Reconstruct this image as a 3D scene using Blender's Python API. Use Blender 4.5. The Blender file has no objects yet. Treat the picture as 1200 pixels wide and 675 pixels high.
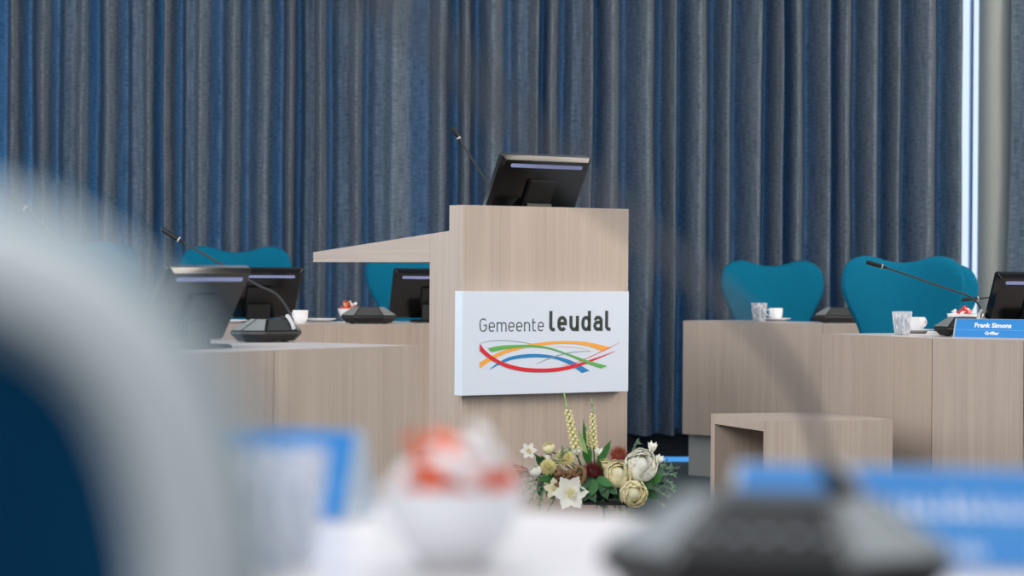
import bpy, bmesh, math, random
from mathutils import Vector, Matrix
random.seed(7)
PI = math.pi
SC = bpy.context.scene
COL = SC.collection
# ------------------------------------------------------------------ camera model
F = 85 / 36 * 1200          # focal length in pixels
HZ = 319.0                  # horizon row
CH = 0.965                  # camera height
ROLL = 0.40 * PI / 180
def un(px, py):
    u, v = px - 600, py - HZ
    return u + v * ROLL, v - u * ROLL
def P(px, py, D):
    x, y = un(px, py)
    return Vector((x / F * D, D, CH - y / F * D))
def PZ(px, py, z):
    x, y = un(px, py)
    D = F * (CH - z) / y
    return Vector((x / F * D, D, z))
cam_d = bpy.data.cameras.new('camera'); cam = bpy.data.objects.new('camera', cam_d); COL.objects.link(cam)
cam_d.lens = 85; cam_d.sensor_width = 36; cam_d.sensor_fit = 'HORIZONTAL'
cam_d.shift_y = -(337.5 - HZ) / 1200
cam.matrix_world = Matrix.Translation((0, 0, CH)) @ Matrix.Rotation(PI / 2, 4, 'X') @ Matrix.Rotation(ROLL, 4, 'Z')
cam_d.dof.use_dof = True; cam_d.dof.focus_distance = 8.75; cam_d.dof.aperture_fstop = 3.1
cam_d.clip_start = 0.02
SC.camera = cam
SC.view_settings.view_transform = 'Standard'; SC.view_settings.look = 'None'
SC.view_settings.gamma = 1; SC.view_settings.use_curve_mapping = False
SC.view_settings.exposure = 0.0

# ------------------------------------------------------------------ materials
def lin(c):
    return tuple((x / 255 / 12.92) if x / 255 <= .04045 else ((x / 255 + .055) / 1.055) ** 2.4 for x in c) + (1,)
def mat(name, rgb, rough=.6, metal=0, var=.06, vscale=30, trans=0, ior=1.45, sheen=0, emit=None, es=1, spec=.5, coat=0, bump=0, bscale=200):
    m = bpy.data.materials.new(name); m.use_nodes = True
    nt = m.node_tree; b = nt.nodes['Principled BSDF']
    c = lin(rgb)
    b.inputs['Roughness'].default_value = rough; b.inputs['Metallic'].default_value = metal
    b.inputs['Transmission Weight'].default_value = trans; b.inputs['IOR'].default_value = ior
    b.inputs['Specular IOR Level'].default_value = spec; b.inputs['Coat Weight'].default_value = coat
    if sheen: b.inputs['Sheen Weight'].default_value = sheen
    tc = nt.nodes.new('ShaderNodeTexCoord')
    if var:
        n = nt.nodes.new('ShaderNodeTexNoise'); n.inputs['Scale'].default_value = vscale; n.inputs['Detail'].default_value = 3
        nt.links.new(tc.outputs['Object'], n.inputs['Vector'])
        r = nt.nodes.new('ShaderNodeMix'); r.data_type = 'RGBA'
        r.inputs[6].default_value = tuple(x * (1 - var) for x in c[:3]) + (1,)
        r.inputs[7].default_value = tuple(min(1, x * (1 + var)) for x in c[:3]) + (1,)
        nt.links.new(n.outputs['Fac'], r.inputs[0]); nt.links.new(r.outputs[2], b.inputs['Base Color'])
    else:
        b.inputs['Base Color'].default_value = c
    if bump:
        n2 = nt.nodes.new('ShaderNodeTexNoise'); n2.inputs['Scale'].default_value = bscale
        nt.links.new(tc.outputs['Object'], n2.inputs['Vector'])
        bp = nt.nodes.new('ShaderNodeBump'); bp.inputs['Strength'].default_value = bump; bp.inputs['Distance'].default_value = .002
        nt.links.new(n2.outputs['Fac'], bp.inputs['Height']); nt.links.new(bp.outputs[0], b.inputs['Normal'])
    if emit:
        b.inputs['Emission Color'].default_value = lin(emit); b.inputs['Emission Strength'].default_value = es
    return m
def wood(name, ca, cb, stretch, rough=.5, spec=.5):
    m = bpy.data.materials.new(name); m.use_nodes = True
    nt = m.node_tree; b = nt.nodes['Principled BSDF']; L = nt.links
    b.inputs['Roughness'].default_value = rough; b.inputs['Specular IOR Level'].default_value = spec
    tc = nt.nodes.new('ShaderNodeTexCoord')
    def layer(sc, dist, det):
        mp = nt.nodes.new('ShaderNodeMapping'); mp.inputs['Scale'].default_value = sc
        n = nt.nodes.new('ShaderNodeTexNoise'); n.inputs['Scale'].default_value = 1; n.inputs['Detail'].default_value = det
        n.inputs['Distortion'].default_value = dist
        L.new(tc.outputs['Object'], mp.inputs[0]); L.new(mp.outputs[0], n.inputs['Vector']); return n
    a = layer(tuple({0: 1.3, 1: 190}[s] for s in stretch), .2, 4)
    c = layer(tuple({0: .9, 1: 16}[s] for s in stretch), 1.2, 2)
    ad = nt.nodes.new('ShaderNodeMath'); ad.operation = 'MULTIPLY_ADD'; ad.inputs[1].default_value = .55
    ml = nt.nodes.new('ShaderNodeMath'); ml.operation = 'MULTIPLY'; ml.inputs[1].default_value = .45
    L.new(c.outputs['Fac'], ml.inputs[0]); L.new(a.outputs['Fac'], ad.inputs[0]); L.new(ml.outputs[0], ad.inputs[2])
    cr = nt.nodes.new('ShaderNodeValToRGB'); cr.color_ramp.elements[0].position = .28; cr.color_ramp.elements[1].position = .70
    cr.color_ramp.elements[0].color = lin(ca); cr.color_ramp.elements[1].color = lin(cb)
    L.new(ad.outputs[0], cr.inputs[0]); L.new(cr.outputs[0], b.inputs['Base Color'])
    return m
M = {}
M['wood'] = wood('oak_laminate', (160, 145, 134), (182, 167, 155), (1, 1, 0))
M['wood_h'] = wood('oak_laminate_along', (165, 152, 142), (185, 173, 163), (0, 1, 1))
M['wood_y'] = wood('oak_laminate_across', (160, 145, 134), (182, 167, 155), (1, 0, 1))
M['top'] = wood('oak_desk_top', (206, 199, 197), (220, 214, 213), (0, 1, 1), rough=.32, spec=.6)  # paler than the front panels: grazing glare painted into the top colour
M['teal'] = mat('teal_fabric', (0, 92, 122), .9, spec=.15, var=.12, vscale=90, bump=.5, bscale=500)
M['shell'] = mat('light_grey_shell', (214, 220, 220), .5, var=.02)
M['chrome'] = mat('polished_aluminium', (190, 192, 195), .25, 1, var=0)
M['black'] = mat('black_plastic', (16, 17, 18), .38, var=.1)
M['gloss'] = mat('glossy_black_plastic', (9, 10, 11), .16, var=0)
M['dark'] = mat('dark_grey_plastic', (46, 50, 52), .45, var=.05)
M['grey'] = mat('silver_grey_plastic', (118, 124, 126), .42, var=.04)
M['lgrey'] = mat('light_silver_plastic', (176, 180, 182), .35, var=.02)
M['panel'] = mat('matte_black_panel', (22, 25, 26), .6, var=0, spec=.2)
M['wing'] = mat('brushed_grey_plastic', (122, 127, 128), .45, var=.04)
M['strip'] = mat('pale_blue_glossy_strip', (142, 152, 200), .25, var=.1, vscale=60)  # bluish window reflection painted into the slot's base colour
M['screen'] = mat('screen_glass', (12, 16, 24), .08, var=0)

M['white'] = mat('white_porcelain', (232, 234, 238), .2, var=0)
M['sign'] = mat('satin_white_acrylic', (206, 216, 230), .4, var=0)
M['glass'] = mat('clear_glass', (250, 252, 255), .03, var=0, trans=1, ior=1.45)
M['acrylic'] = mat('clear_grey_acrylic', (168, 182, 196), .2, var=0)
M['ink'] = mat('dark_ink', (38, 50, 48), .5, var=0)
M['blue'] = mat('blue_card', (38, 132, 205), .45, var=.05, vscale=14)
M['lblue'] = mat('light_blue_line', (110, 185, 235), .45, var=0)
M['textw'] = mat('white_print', (240, 245, 250), .5, var=0)
M['orange'] = mat('orange_wrapper', (232, 98, 44), .35, var=.2, vscale=60)
M['red'] = mat('red_wrapper', (205, 40, 40), .35, var=.2, vscale=60)
M['wrap'] = mat('white_wrapper', (238, 236, 236), .35, var=.05)
M['lr'] = mat('sign_red', (208, 18, 42), .5, var=0); M['lg'] = mat('sign_green', (86, 168, 72), .5, var=0)
M['lo'] = mat('sign_orange', (234, 160, 58), .5, var=0); M['lb'] = mat('sign_blue', (0, 122, 184), .5, var=0)
M['lk'] = mat('sign_grey_line', (130, 146, 150), .5, var=0); M['lp'] = mat('sign_pink_line', (226, 170, 150), .5, var=0)
M['plinth'] = mat('pale_grey_plinth', (158, 160, 160), .6, var=.03)
M['floor'] = mat('blue_grey_carpet', (74, 88, 94), .9, var=.15, vscale=220, bump=.4, bscale=600)
M['wall'] = mat('grey_wall', (120, 124, 124), .8, var=.02)
M['column'] = mat('grey_column_paint', (140, 146, 144), .6, var=.03, vscale=5)
M['skirt'] = mat('black_baseboard', (26, 28, 32), .5, var=.1)
M['led'] = mat('blue_light_line', (70, 150, 225), .5, var=0, emit=(70, 150, 225), es=.75)  # emission imitates daylight leaking in at floor level
M['frame'] = mat('window_frame', (90, 130, 190), .4, var=0)
m = bpy.data.materials.new('window_glass'); m.use_nodes = True; nt = m.node_tree
for nn in list(nt.nodes):
    if nn.type == 'BSDF_PRINCIPLED': nt.nodes.remove(nn)
t_ = nt.nodes.new('ShaderNodeBsdfTransparent'); g_ = nt.nodes.new('ShaderNodeBsdfGlossy'); g_.inputs['Roughness'].default_value = .02; x_ = nt.nodes.new('ShaderNodeMixShader'); x_.inputs[0].default_value = .06
nt.links.new(t_.outputs[0], x_.inputs[1]); nt.links.new(g_.outputs[0], x_.inputs[2]); nt.links.new(x_.outputs[0], nt.nodes['Material Output'].inputs['Surface'])
M['pane'] = m
m = M['glass']; nt = m.node_tree; bs = nt.nodes['Principled BSDF']; L = nt.links
tc = nt.nodes.new('ShaderNodeTexCoord'); mp = nt.nodes.new('ShaderNodeMapping'); mp.inputs['Scale'].default_value = (110, 110, 45); n = nt.nodes.new('ShaderNodeTexNoise'); n.inputs['Scale'].default_value = 1
L.new(tc.outputs['Object'], mp.inputs[0]); L.new(mp.outputs[0], n.inputs['Vector'])
cr = nt.nodes.new('ShaderNodeValToRGB'); cr.color_ramp.elements[0].position = .40; cr.color_ramp.elements[1].position = .56; cr.color_ramp.elements[0].color = (.1, .1, .1, 1); cr.color_ramp.elements[1].color = (.8, .8, .8, 1); L.new(n.outputs['Fac'], cr.inputs[0])
df = nt.nodes.new('ShaderNodeBsdfDiffuse'); df.inputs['Color'].default_value = (.8, .83, .88, 1); tl = nt.nodes.new('ShaderNodeBsdfTranslucent'); tl.inputs['Color'].default_value = (.8, .83, .88, 1)
m1 = nt.nodes.new('ShaderNodeMixShader'); L.new(df.outputs[0], m1.inputs[1]); L.new(tl.outputs[0], m1.inputs[2])
m2 = nt.nodes.new('ShaderNodeMixShader'); L.new(cr.outputs[0], m2.inputs[0]); L.new(bs.outputs[0], m2.inputs[1]); L.new(m1.outputs[0], m2.inputs[2]); L.new(m2.outputs[0], nt.nodes['Material Output'].inputs['Surface'])
M['navy'] = mat('dark_blue_back_fabric', (0, 54, 86), .9, spec=.12, var=.15, vscale=60)
# flowers
M['petal'] = mat('white_petal', (246, 245, 236), .6, var=.06, vscale=40)
M['cream'] = mat('cream_petal', (246, 240, 208), .6, var=.08, vscale=40)
M['yellow'] = mat('pale_yellow_petal', (250, 240, 198), .6, var=.12, vscale=50)
M['burg'] = mat('burgundy_spikes', (96, 30, 34), .6, var=.35, vscale=60)
M['rust'] = mat('rust_spikes', (146, 72, 56), .6, var=.3, vscale=60)
M['brown'] = mat('dried_brown', (128, 96, 68), .8, var=.35, vscale=50)
M['leaf'] = mat('green_leaf', (62, 122, 62), .5, var=.25, vscale=25)
M['dleaf'] = mat('dark_green_leaf', (52, 92, 58), .5, var=.25, vscale=25)
M['fern'] = mat('grey_green_foliage', (112, 140, 112), .7, var=.3, vscale=40)
M['lime'] = mat('lime_green_bud', (170, 200, 130), .6, var=.15, vscale=60)
for k_ in ('petal', 'cream', 'yellow', 'leaf', 'dleaf'):
    m = M[k_]; nt = m.node_tree; bs = nt.nodes['Principled BSDF']; tl = nt.nodes.new('ShaderNodeBsdfTranslucent'); x_ = nt.nodes.new('ShaderNodeMixShader'); x_.inputs[0].default_value = .35
    nt.links.new(bs.inputs['Base Color'].links[0].from_socket, tl.inputs['Color']); nt.links.new(bs.outputs[0], x_.inputs[1]); nt.links.new(tl.outputs[0], x_.inputs[2]); nt.links.new(x_.outputs[0], nt.nodes['Material Output'].inputs['Surface'])
def curtain_mat():
    m = bpy.data.materials.new('blue_linen_curtain'); m.use_nodes = True
    nt = m.node_tree; b = nt.nodes['Principled BSDF']; L = nt.links
    tc = nt.nodes.new('ShaderNodeTexCoord')
    def ns(sc, det=3):
        mp = nt.nodes.new('ShaderNodeMapping'); mp.inputs['Scale'].default_value = sc
        n = nt.nodes.new('ShaderNodeTexNoise'); n.inputs['Scale'].default_value = 1; n.inputs['Detail'].default_value = det
        L.new(tc.outputs['UV'], mp.inputs[0]); L.new(mp.outputs[0], n.inputs['Vector']); return n
    a = ns((170, 7, 1)); c = ns((16, 150, 1))
    ad = nt.nodes.new('ShaderNodeMath'); ad.operation = 'ADD'
    L.new(a.outputs['Fac'], ad.inputs[0]); L.new(c.outputs['Fac'], ad.inputs[1])
    cr = nt.nodes.new('ShaderNodeValToRGB'); cr.color_ramp.elements[0].position = .0; cr.color_ramp.elements[1].position = 1
    mr = nt.nodes.new('ShaderNodeMapRange'); mr.inputs['From Min'].default_value = .68; mr.inputs['From Max'].default_value = 1.32
    L.new(ad.outputs[0], mr.inputs['Value']); L.new(mr.outputs[0], cr.inputs[0])
    cr.color_ramp.elements[0].color = lin((68, 78, 84)); cr.color_ramp.elements[1].color = lin((142, 150, 155))
    L.new(cr.outputs[0], b.inputs['Base Color']); b.inputs['Roughness'].default_value = .9
    b.inputs['Specular IOR Level'].default_value = .15
    tr = nt.nodes.new('ShaderNodeBsdfTranslucent')
    cr2 = nt.nodes.new('ShaderNodeValToRGB'); cr2.color_ramp.elements[0].color = lin((6, 84, 128)); cr2.color_ramp.elements[1].color = lin((70, 140, 190))
    L.new(mr.outputs[0], cr2.inputs[0]); L.new(cr2.outputs[0], tr.inputs['Color'])
    mx = nt.nodes.new('ShaderNodeMixShader'); mx.inputs[0].default_value = .36
    L.new(b.outputs[0], mx.inputs[1]); L.new(tr.outputs[0], mx.inputs[2])
    L.new(mx.outputs[0], nt.nodes['Material Output'].inputs['Surface'])
    return m
M['curtain'] = curtain_mat()

# ------------------------------------------------------------------ helpers
def obj(name, bm, m, parent=None, smooth=True, bevel=0):
    me = bpy.data.meshes.new(name)
    if bevel:
        bmesh.ops.bevel(bm, geom=[e for e in bm.edges if len(e.link_faces) == 2 and e.calc_face_angle(0) > .5], offset=bevel, segments=2, affect='EDGES', clamp_overlap=True)
    bmesh.ops.recalc_face_normals(bm, faces=bm.faces)
    if smooth:
        for f in bm.faces: f.smooth = True
        for e in bm.edges:
            if len(e.link_faces) == 2 and e.calc_face_angle(0) > .6: e.smooth = False
    bm.to_mesh(me); bm.free()
    for mm in (m if isinstance(m, (list, tuple)) else [m]): me.materials.append(M[mm] if isinstance(mm, str) else mm)
    o = bpy.data.objects.new(name, me); COL.objects.link(o)
    if parent: o.parent = parent
    return o
def tag(o, label, cat, group=None):
    o['label'] = label; o['category'] = cat
    if group: o['group'] = group
    return o
def thing(name, label, cat, loc=(0, 0, 0), rz=0, group=None):
    o = bpy.data.objects.new(name, None); COL.objects.link(o); o.empty_display_size = .05
    o.location = loc; o.rotation_euler = (0, 0, rz); return tag(o, label, cat, group)
def struct(o): o['kind'] = 'structure'; return o
def kids(o): return [c for c in bpy.data.objects if c.parent == o]
def dup(o, parent=None):
    c = o.copy(); COL.objects.link(c)
    if parent: c.parent = parent
    for ch in kids(o): dup(ch, c)
    return c
def copy_thing(o, loc, rz, label, group=None):
    c = dup(o); c.location = loc; c.rotation_euler = (0, 0, rz); c['label'] = label
    if group: c['group'] = group
    return c
def box(bm, x0, x1, y0, y1, z0, z1, mtx=None):
    vs = [bm.verts.new(Vector((x, y, z)) if mtx is None else mtx @ Vector((x, y, z))) for x in (x0, x1) for y in (y0, y1) for z in (z0, z1)]
    for f in ((0, 1, 3, 2), (4, 6, 7, 5), (0, 4, 5, 1), (2, 3, 7, 6), (0, 2, 6, 4), (1, 5, 7, 3)): bm.faces.new([vs[i] for i in f])
    return bm
def boxm(*a, **k): return box(bmesh.new(), *a, **k)
def prism(bm, pts, z0, z1):
    a = [bm.verts.new((x, y, z0)) for x, y in pts]; b = [bm.verts.new((x, y, z1)) for x, y in pts]
    n = len(pts); bm.faces.new(a[::-1]); bm.faces.new(b)
    for i in range(n): bm.faces.new((a[i], a[(i + 1) % n], b[(i + 1) % n], b[i]))
    return bm
def extrude_poly(bm, pts3, vec):
    a = [bm.verts.new(p) for p in pts3]; b = [bm.verts.new(Vector(p) + vec) for p in pts3]
    n = len(a); bm.faces.new(a[::-1]); bm.faces.new(b)
    for i in range(n): bm.faces.new((a[i], a[(i + 1) % n], b[(i + 1) % n], b[i]))
    return bm
def loft(bm, rings, close=True, cap=True):
    R = [[bm.verts.new(p) for p in r] for r in rings]
    n = len(R[0])
    for a, b in zip(R, R[1:]):
        for i in range(n if close else n - 1):
            bm.faces.new((a[i], a[(i + 1) % n], b[(i + 1) % n], b[i]))
    if cap: bm.faces.new(R[0][::-1]); bm.faces.new(R[-1])
    return bm
def lathe(bm, prof, n=32, c=(0, 0, 0), cap=True, flute=0):
    rings = []
    for r, z in prof:
        rings.append([(c[0] + r * (1 - flute * abs(math.sin(i * 5 * 2 * PI / n))) * math.cos(2 * PI * i / n), c[1] + r * (1 - flute * abs(math.sin(i * 5 * 2 * PI / n))) * math.sin(2 * PI * i / n), c[2] + z) for i in range(n)])
    return loft(bm, rings, cap=cap)
def crom(pts, n=8, closed=False):
    pts = [Vector(p) for p in pts]; out = []; N = len(pts)
    for i in range(N if closed else N - 1):
        if closed: p = [pts[(i + k) % N] for k in (-1, 0, 1, 2)]
        else: p = [pts[max(0, i - 1)], pts[i], pts[i + 1], pts[min(N - 1, i + 2)]]
        for k in range(n):
            t = k / n
            out.append(.5 * ((2 * p[1]) + (p[2] - p[0]) * t + (2 * p[0] - 5 * p[1] + 4 * p[2] - p[3]) * t * t + (-p[0] + 3 * p[1] - 3 * p[2] + p[3]) * t ** 3))
    if not closed: out.append(pts[-1])
    return out
def tube(bm, pts, r, n=10, closed=False, cap=True):
    pts = [Vector(p) for p in pts]; N = len(pts); rings = []; up = None
    for i, p in enumerate(pts):
        t = (pts[(i + 1) % N] - pts[i - 1]) if closed else (pts[min(N - 1, i + 1)] - pts[max(0, i - 1)])
        t.normalize()
        if up is None: up = Vector((0, 0, 1)) if abs(t.z) < .9 else Vector((1, 0, 0))
        s = t.cross(up).normalized(); up = s.cross(t).normalized()
        rr = r[i] if isinstance(r, (list, tuple)) else r
        rings.append([p + rr * (math.cos(2 * PI * k / n) * s + math.sin(2 * PI * k / n) * up) for k in range(n)])
    if closed: rings.append(rings[0])
    if closed:
        R = [[bm.verts.new(p) for p in rg] for rg in rings[:-1]]
        for a, b in zip(R, R[1:] + R[:1]):
            for i in range(n): bm.faces.new((a[i], a[(i + 1) % n], b[(i + 1) % n], b[i]))
        return bm
    return loft(bm, rings, cap=cap)
def rrect(w, h, r, n=5, cx=0, cy=0):
    out = []
    for qx, qy, a0 in ((1, 1, 0), (-1, 1, PI / 2), (-1, -1, PI), (1, -1, 1.5 * PI)):
        for k in range(n + 1):
            a = a0 + k / n * PI / 2
            out.append((cx + qx * (w / 2 - r) + r * math.cos(a), cy + qy * (h / 2 - r) + r * math.sin(a)))
    return out

# ------------------------------------------------------------------ setting
struct(obj('floor', boxm(-7, 7, -1.5, 12.9, -.05, 0), 'floor'))
WY = 12.9
b = bmesh.new()
for x0, x1, z0, z1 in ((-7, 7, 2.9, 3.4), (-7, 7, -.05, .1), (-7, -5.2, .1, 2.9), (3.4, 7, .1, 2.9)): box(b, x0, x1, WY, WY + .15, z0, z1)
struct(obj('wall_back', b, 'wall'))
w = struct(obj('window_1', (lambda b: [box(b, -5.2 + i * 8.55 / 6, -5.12 + i * 8.55 / 6, WY + .02, WY + .1, .1, 2.9) for i in range(7)] and box(box(b, -5.2, 3.4, WY + .02, WY + .1, .1, .16), -5.2, 3.4, WY + .02, WY + .1, 2.84, 2.9))(bmesh.new()), 'frame'))
xm = P(1139, 150, WY).x
obj('mullion', boxm(xm - .004, xm + .006, WY, WY + .06, .16, 2.84), 'frame', w)
obj('pane', boxm(-5.15, 3.35, WY + .05, WY + .056, .14, 2.86), 'pane', w)
struct(obj('baseboard_back', boxm(-7, 7, 12.66, 12.72, 0, .16), 'skirt'))
struct(obj('trim_1', boxm(-7, 7, 12.40, 12.43, 0, .022), 'led'))  # glowing strip standing in for window light leaking under the baseboard

# curtains ---------------------------------------------------------
CD = 12.52
ridges = [-560,-520,-478,-440,-395,-350,-310,-268,-225,-190,-150,-105,-58, -20, 20, 56, 101, 129, 178, 196, 238, 277, 313, 343, 378, 420, 462, 517, 546, 578, 630, 646, 692, 716, 758, 790, 819, 852, 888, 914, 932, 970, 988, 1022, 1050, 1084, 1120]
valls =  [-538,-500,-455,-418,-370,-332,-285,-245,-210,-170,-128,-80,-38,  2, 31, 64, 110, 145, 187, 209, 256, 288, 328, 349, 386, 430, 500, 535, 558, 598, 636, 660, 698, 732, 775, 797, 837, 862, 898, 920, 948, 977, 1004, 1036, 1061, 1105]
def curtain(name, label, X, amp0, top=3.05, bot=.13, wave=None):
    """X: list of (x, y) profile control points"""
    prof = []
    for (x0, y0), (x1, y1) in zip(X, X[1:]):
        n = 9
        for k in range(n):
            t = k / n; s = .5 - .5 * math.cos(PI * t)
            s = .65 * s + .35 * t
            prof.append((x0 + (x1 - x0) * t, y0 + (y1 - y0) * s))
    prof.append(X[-1])
    bm = bmesh.new(); uv = bm.loops.layers.uv.new('UVMap')
    NZ = 26; grid = []
    L = [0]
    for a, c in zip(prof, prof[1:]): L.append(L[-1] + math.hypot(c[0] - a[0], c[1] - a[1]))
    for j in range(NZ + 1):
        z = bot + (top - bot) * j / NZ
        row = []
        for i, (x, y) in enumerate(prof):
            ph = x * 7.3
            dx = .0025 * math.sin(z * 2.1 + ph) + .0015 * math.sin(z * 4.7 + ph * 1.7)
            dy = .010 * math.sin(z * 1.6 + ph * 2.1) + .006 * math.sin(z * 6 + x * 31)
            if wave: dx += wave(z, (x - X[0][0]) / (X[-1][0] - X[0][0]))
            row.append(bm.verts.new((x + dx, y + dy, z)))
        grid.append(row)
    for j in range(NZ):
        for i in range(len(prof) - 1):
            f = bm.faces.new((grid[j][i], grid[j][i + 1], grid[j + 1][i + 1], grid[j + 1][i]))
            for lp, (a, c) in zip(f.loops, ((i, j), (i + 1, j), (i + 1, j + 1), (i, j + 1))):
                lp[uv].uv = (L[a], bot + (top - bot) * c / NZ)
    o = obj(name, bm, 'curtain')
    for e in o.data.edges: e.use_edge_sharp = False
    return tag(o, label, 'curtain')
pts = []
for i, r in enumerate(ridges):
    xr = P(r, 100, CD).x
    pts.append((xr, CD - .115 + random.uniform(-.02, .02)))
    if i < len(valls):
        xv = P(valls[i], 100, CD).x; nx = P(ridges[i + 1], 100, CD).x
        pts.append((xv, CD + .12 + random.uniform(-.02, .02)))
        if nx - xv > .12:
            pts.append((xv + (nx - xv) * .35, CD + random.uniform(-.01, .05)))
            pts.append((xv + (nx - xv) * .62, CD + random.uniform(-.02, .045)))
pts.append((P(1127, 100, CD).x, CD - .02))
curtain('window_curtain', 'wide blue linen curtain in deep folds, drawn across the wall behind the lectern', pts, .07)
pts = []
x = P(1188, 100, CD).x
for i in range(14):
    pts.append((x, CD + (-.06 if i % 2 else .05) + random.uniform(-.02, .02))); x += random.uniform(.05, .09)
curtain('window_curtain', 'dark curtain edge at the far right, beyond the grey column', pts, .07, wave=lambda z, t: (1 - t) * -.03 * max(0, 1.9 - z) ** 1.5 * .8)
cp = P(1166, 200, 12.72)
b = lathe(bmesh.new(), [(.089, 0), (.089, 3.1)], 40, (0, 0, 0))
o = obj('column', b, 'column'); o.location = (cp.x, 12.72, 0); tag(o, 'round grey column standing between the two curtains', 'column')

# ------------------------------------------------------------------ desks
def desk(name, label, pts, depth, H=.74, zb=.2, seams=(), endcap=(True, True)):
    """pts: front edge from left to right as seen by viewer (world XY); desk extends to the back-left normal"""
    pts = [Vector(p[:2]) for p in pts]
    t = thing(name, label, 'desk', (pts[0].x, pts[0].y, 0))
    q = [p - pts[0] for p in pts]
    def nrm(i):
        ns = []
        for a, c in ((i - 1, i), (i, i + 1)):
            if a >= 0 and c < len(q): d = (q[c] - q[a]).normalized(); ns.append(Vector((-d.y, d.x)))
        n = sum(ns, Vector((0, 0))) / len(ns); return n / n.length_squared
    off = lambda d: [q[i] + nrm(i) * d for i in range(len(q))]
    f0, f1, f2 = q, off(.022), off(depth)
    obj('desk_top', prism(bmesh.new(), [tuple(p) for p in f1] + [tuple(p) for p in f2[::-1]], H - .03, H), 'top', t, bevel=.0015)
    for i in range(len(q) - 1):
        a, c, d, e = f0[i], f0[i + 1], f1[i + 1], f1[i]
        g = (c - a).normalized() * .0012
        obj('front_panel', prism(bmesh.new(), [tuple(a + g), tuple(c - g), tuple(d - g), tuple(e + g)], zb, H), 'wood', t, bevel=.0012)
    p1, p2 = off(.05), off(.07)
    obj('plinth', prism(bmesh.new(), [tuple(p) for p in p1] + [tuple(p) for p in p2[::-1]], 0, H - .031), 'plinth', t)
    for k, i in ((0, 0), (1, len(q) - 1)):
        if not endcap[k]: continue
        a, e = f1[i], f2[i]
        dr = ((q[1] - q[0]) if i == 0 else (q[-2] - q[-1])).normalized() * .022
        obj('end_panel', prism(bmesh.new(), [tuple(a), tuple(a + dr), tuple(e + dr), tuple(e)] if i == 0 else [tuple(a), tuple(e), tuple(e + dr), tuple(a + dr)], zb, H - .031), 'wood', t, bevel=.001)
    return t
TZ = .74
A0, A1 = PZ(800.4, 375.7, TZ), PZ(960.6, 379.5, TZ)
dA = (A1 - A0); A2 = A0 + dA * 2.5
desk('council_desk', 'farther wooden desk on the right, in front of the chair nearest the lectern', [A0, A0 + dA * 1.02, A2], .37)
B0, B1, B2 = PZ(963, 391, TZ), PZ(1092.5, 396.6, TZ), PZ(1200, 398.5, TZ)
B3 = B2 + (B2 - B1) * 1.6
desk('council_desk', 'nearer wooden desk on the right carrying the blue nameplate', [B0, B1, B2, B3], .74)
C1, C0 = PZ(490, 404.8, TZ), PZ(252, 413, TZ)
Cm = PZ(321, 410.2, TZ)
Cx = C0 + (C0 - C1) * 1.1
desk('council_desk', 'nearer wooden desk on the left, ending in a corner just short of the lectern', [Cx, Cm, C1], .75)
D0, D1 = PZ(352, 380, TZ), PZ(504, 380, TZ)
dD = (D1 - D0).normalized()
Dl = D0 - dD * .55
desk('council_desk', 'farther wooden desk on the left, partly behind the lectern', [Dl + Vector((-.75, -.45, 0)), Dl, D1 + dD * .45], .62)
E0, E1 = Vector((-1.3, 1.30, 0)), Vector((1.6, 1.18, 0))
te = thing('council_desk', 'blurred pale desk in the foreground along the bottom edge', 'desk', (0, 1.3, 0))
b = prism(bmesh.new(), [(-1.2, 0), (1.2, -.12), (1.2, .45), (.3, .82), (-.1, 1.03), (-1.2, 1.33)], TZ - .03, TZ); obj('desk_top', b, 'top', te, bevel=.0015)
b = prism(bmesh.new(), [(1.2, .451), (1.2, .472), (.3, .842), (-.1, 1.052), (-1.2, 1.352), (-1.2, 1.331), (-.1, 1.031), (.3, .821)], .2, TZ); obj('front_panel', b, 'wood', te)
b = prism(bmesh.new(), [(-1.1, .62), (1.1, .3), (1.1, .34), (-1.1, .66)], 0, TZ - .031); obj('plinth', b, 'plinth', te)

# ------------------------------------------------------------------ lectern
LT = P(543, 240, F / 325); LH = CH + 78.6 / 325
LR = 34 * PI / 180
lect = thing('lectern', 'tall wooden lectern with a white sign and a long cantilevered worktop', 'lectern', (LT.x, LT.y, 0), LR)
W = .743
obj('front_panel', boxm(0, W, 0, .022, 0.0, LH), 'wood', lect, bevel=.0012)
b = bmesh.new(); box(b, 0, .022, .0225, .093, 0, LH)
obj('side_panel', b, 'wood', lect, bevel=.001)
b = bmesh.new(); box(b, W - .022, W, .0225, .093, 0, LH); obj('side_panel', b, 'wood', lect, bevel=.001)
def slopez(y): return 1.114 - (y - .093) / (1.10 - .093) * .075
for x0 in (0, W - .022):
    b = bmesh.new(); extrude_poly(b, [(x0, .0935, 0), (x0, .225, 0), (x0, .225, slopez(.225)), (x0, .0935, slopez(.0935))], Vector((.022, 0, 0)))
    obj('side_panel', b, 'wood', lect, bevel=.001)
    b = bmesh.new(); extrude_poly(b, [(x0, .226, 1.0), (x0, 1.10, 1.0), (x0, 1.10, slopez(1.10)), (x0, .226, slopez(.226))], Vector((.022, 0, 0)))
    obj('wing_side', b, 'wood_y', lect, bevel=.001)
b = boxm(.0225, W - .0225, .0225, .0925, LH - .022, LH); obj('cap_board', b, 'wood_h', lect)
b = boxm(.0225, W - .0225, .071, .093, 0, LH - .0225); obj('rear_panel', b, 'wood', lect)
b = bmesh.new(); extrude_poly(b, [(.0225, .0935, slopez(.0935) - .025), (.0225, 1.10, slopez(1.10) - .025), (.0225, 1.10, slopez(1.10)), (.0225, .0935, slopez(.0935))], Vector((W - .045, 0, 0)))
obj('worktop', b, 'wood_h', lect)
obj('wing_bottom', boxm(.0225, W - .0225, .226, 1.10, 1.0, 1.014), 'wood_h', lect)
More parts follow.
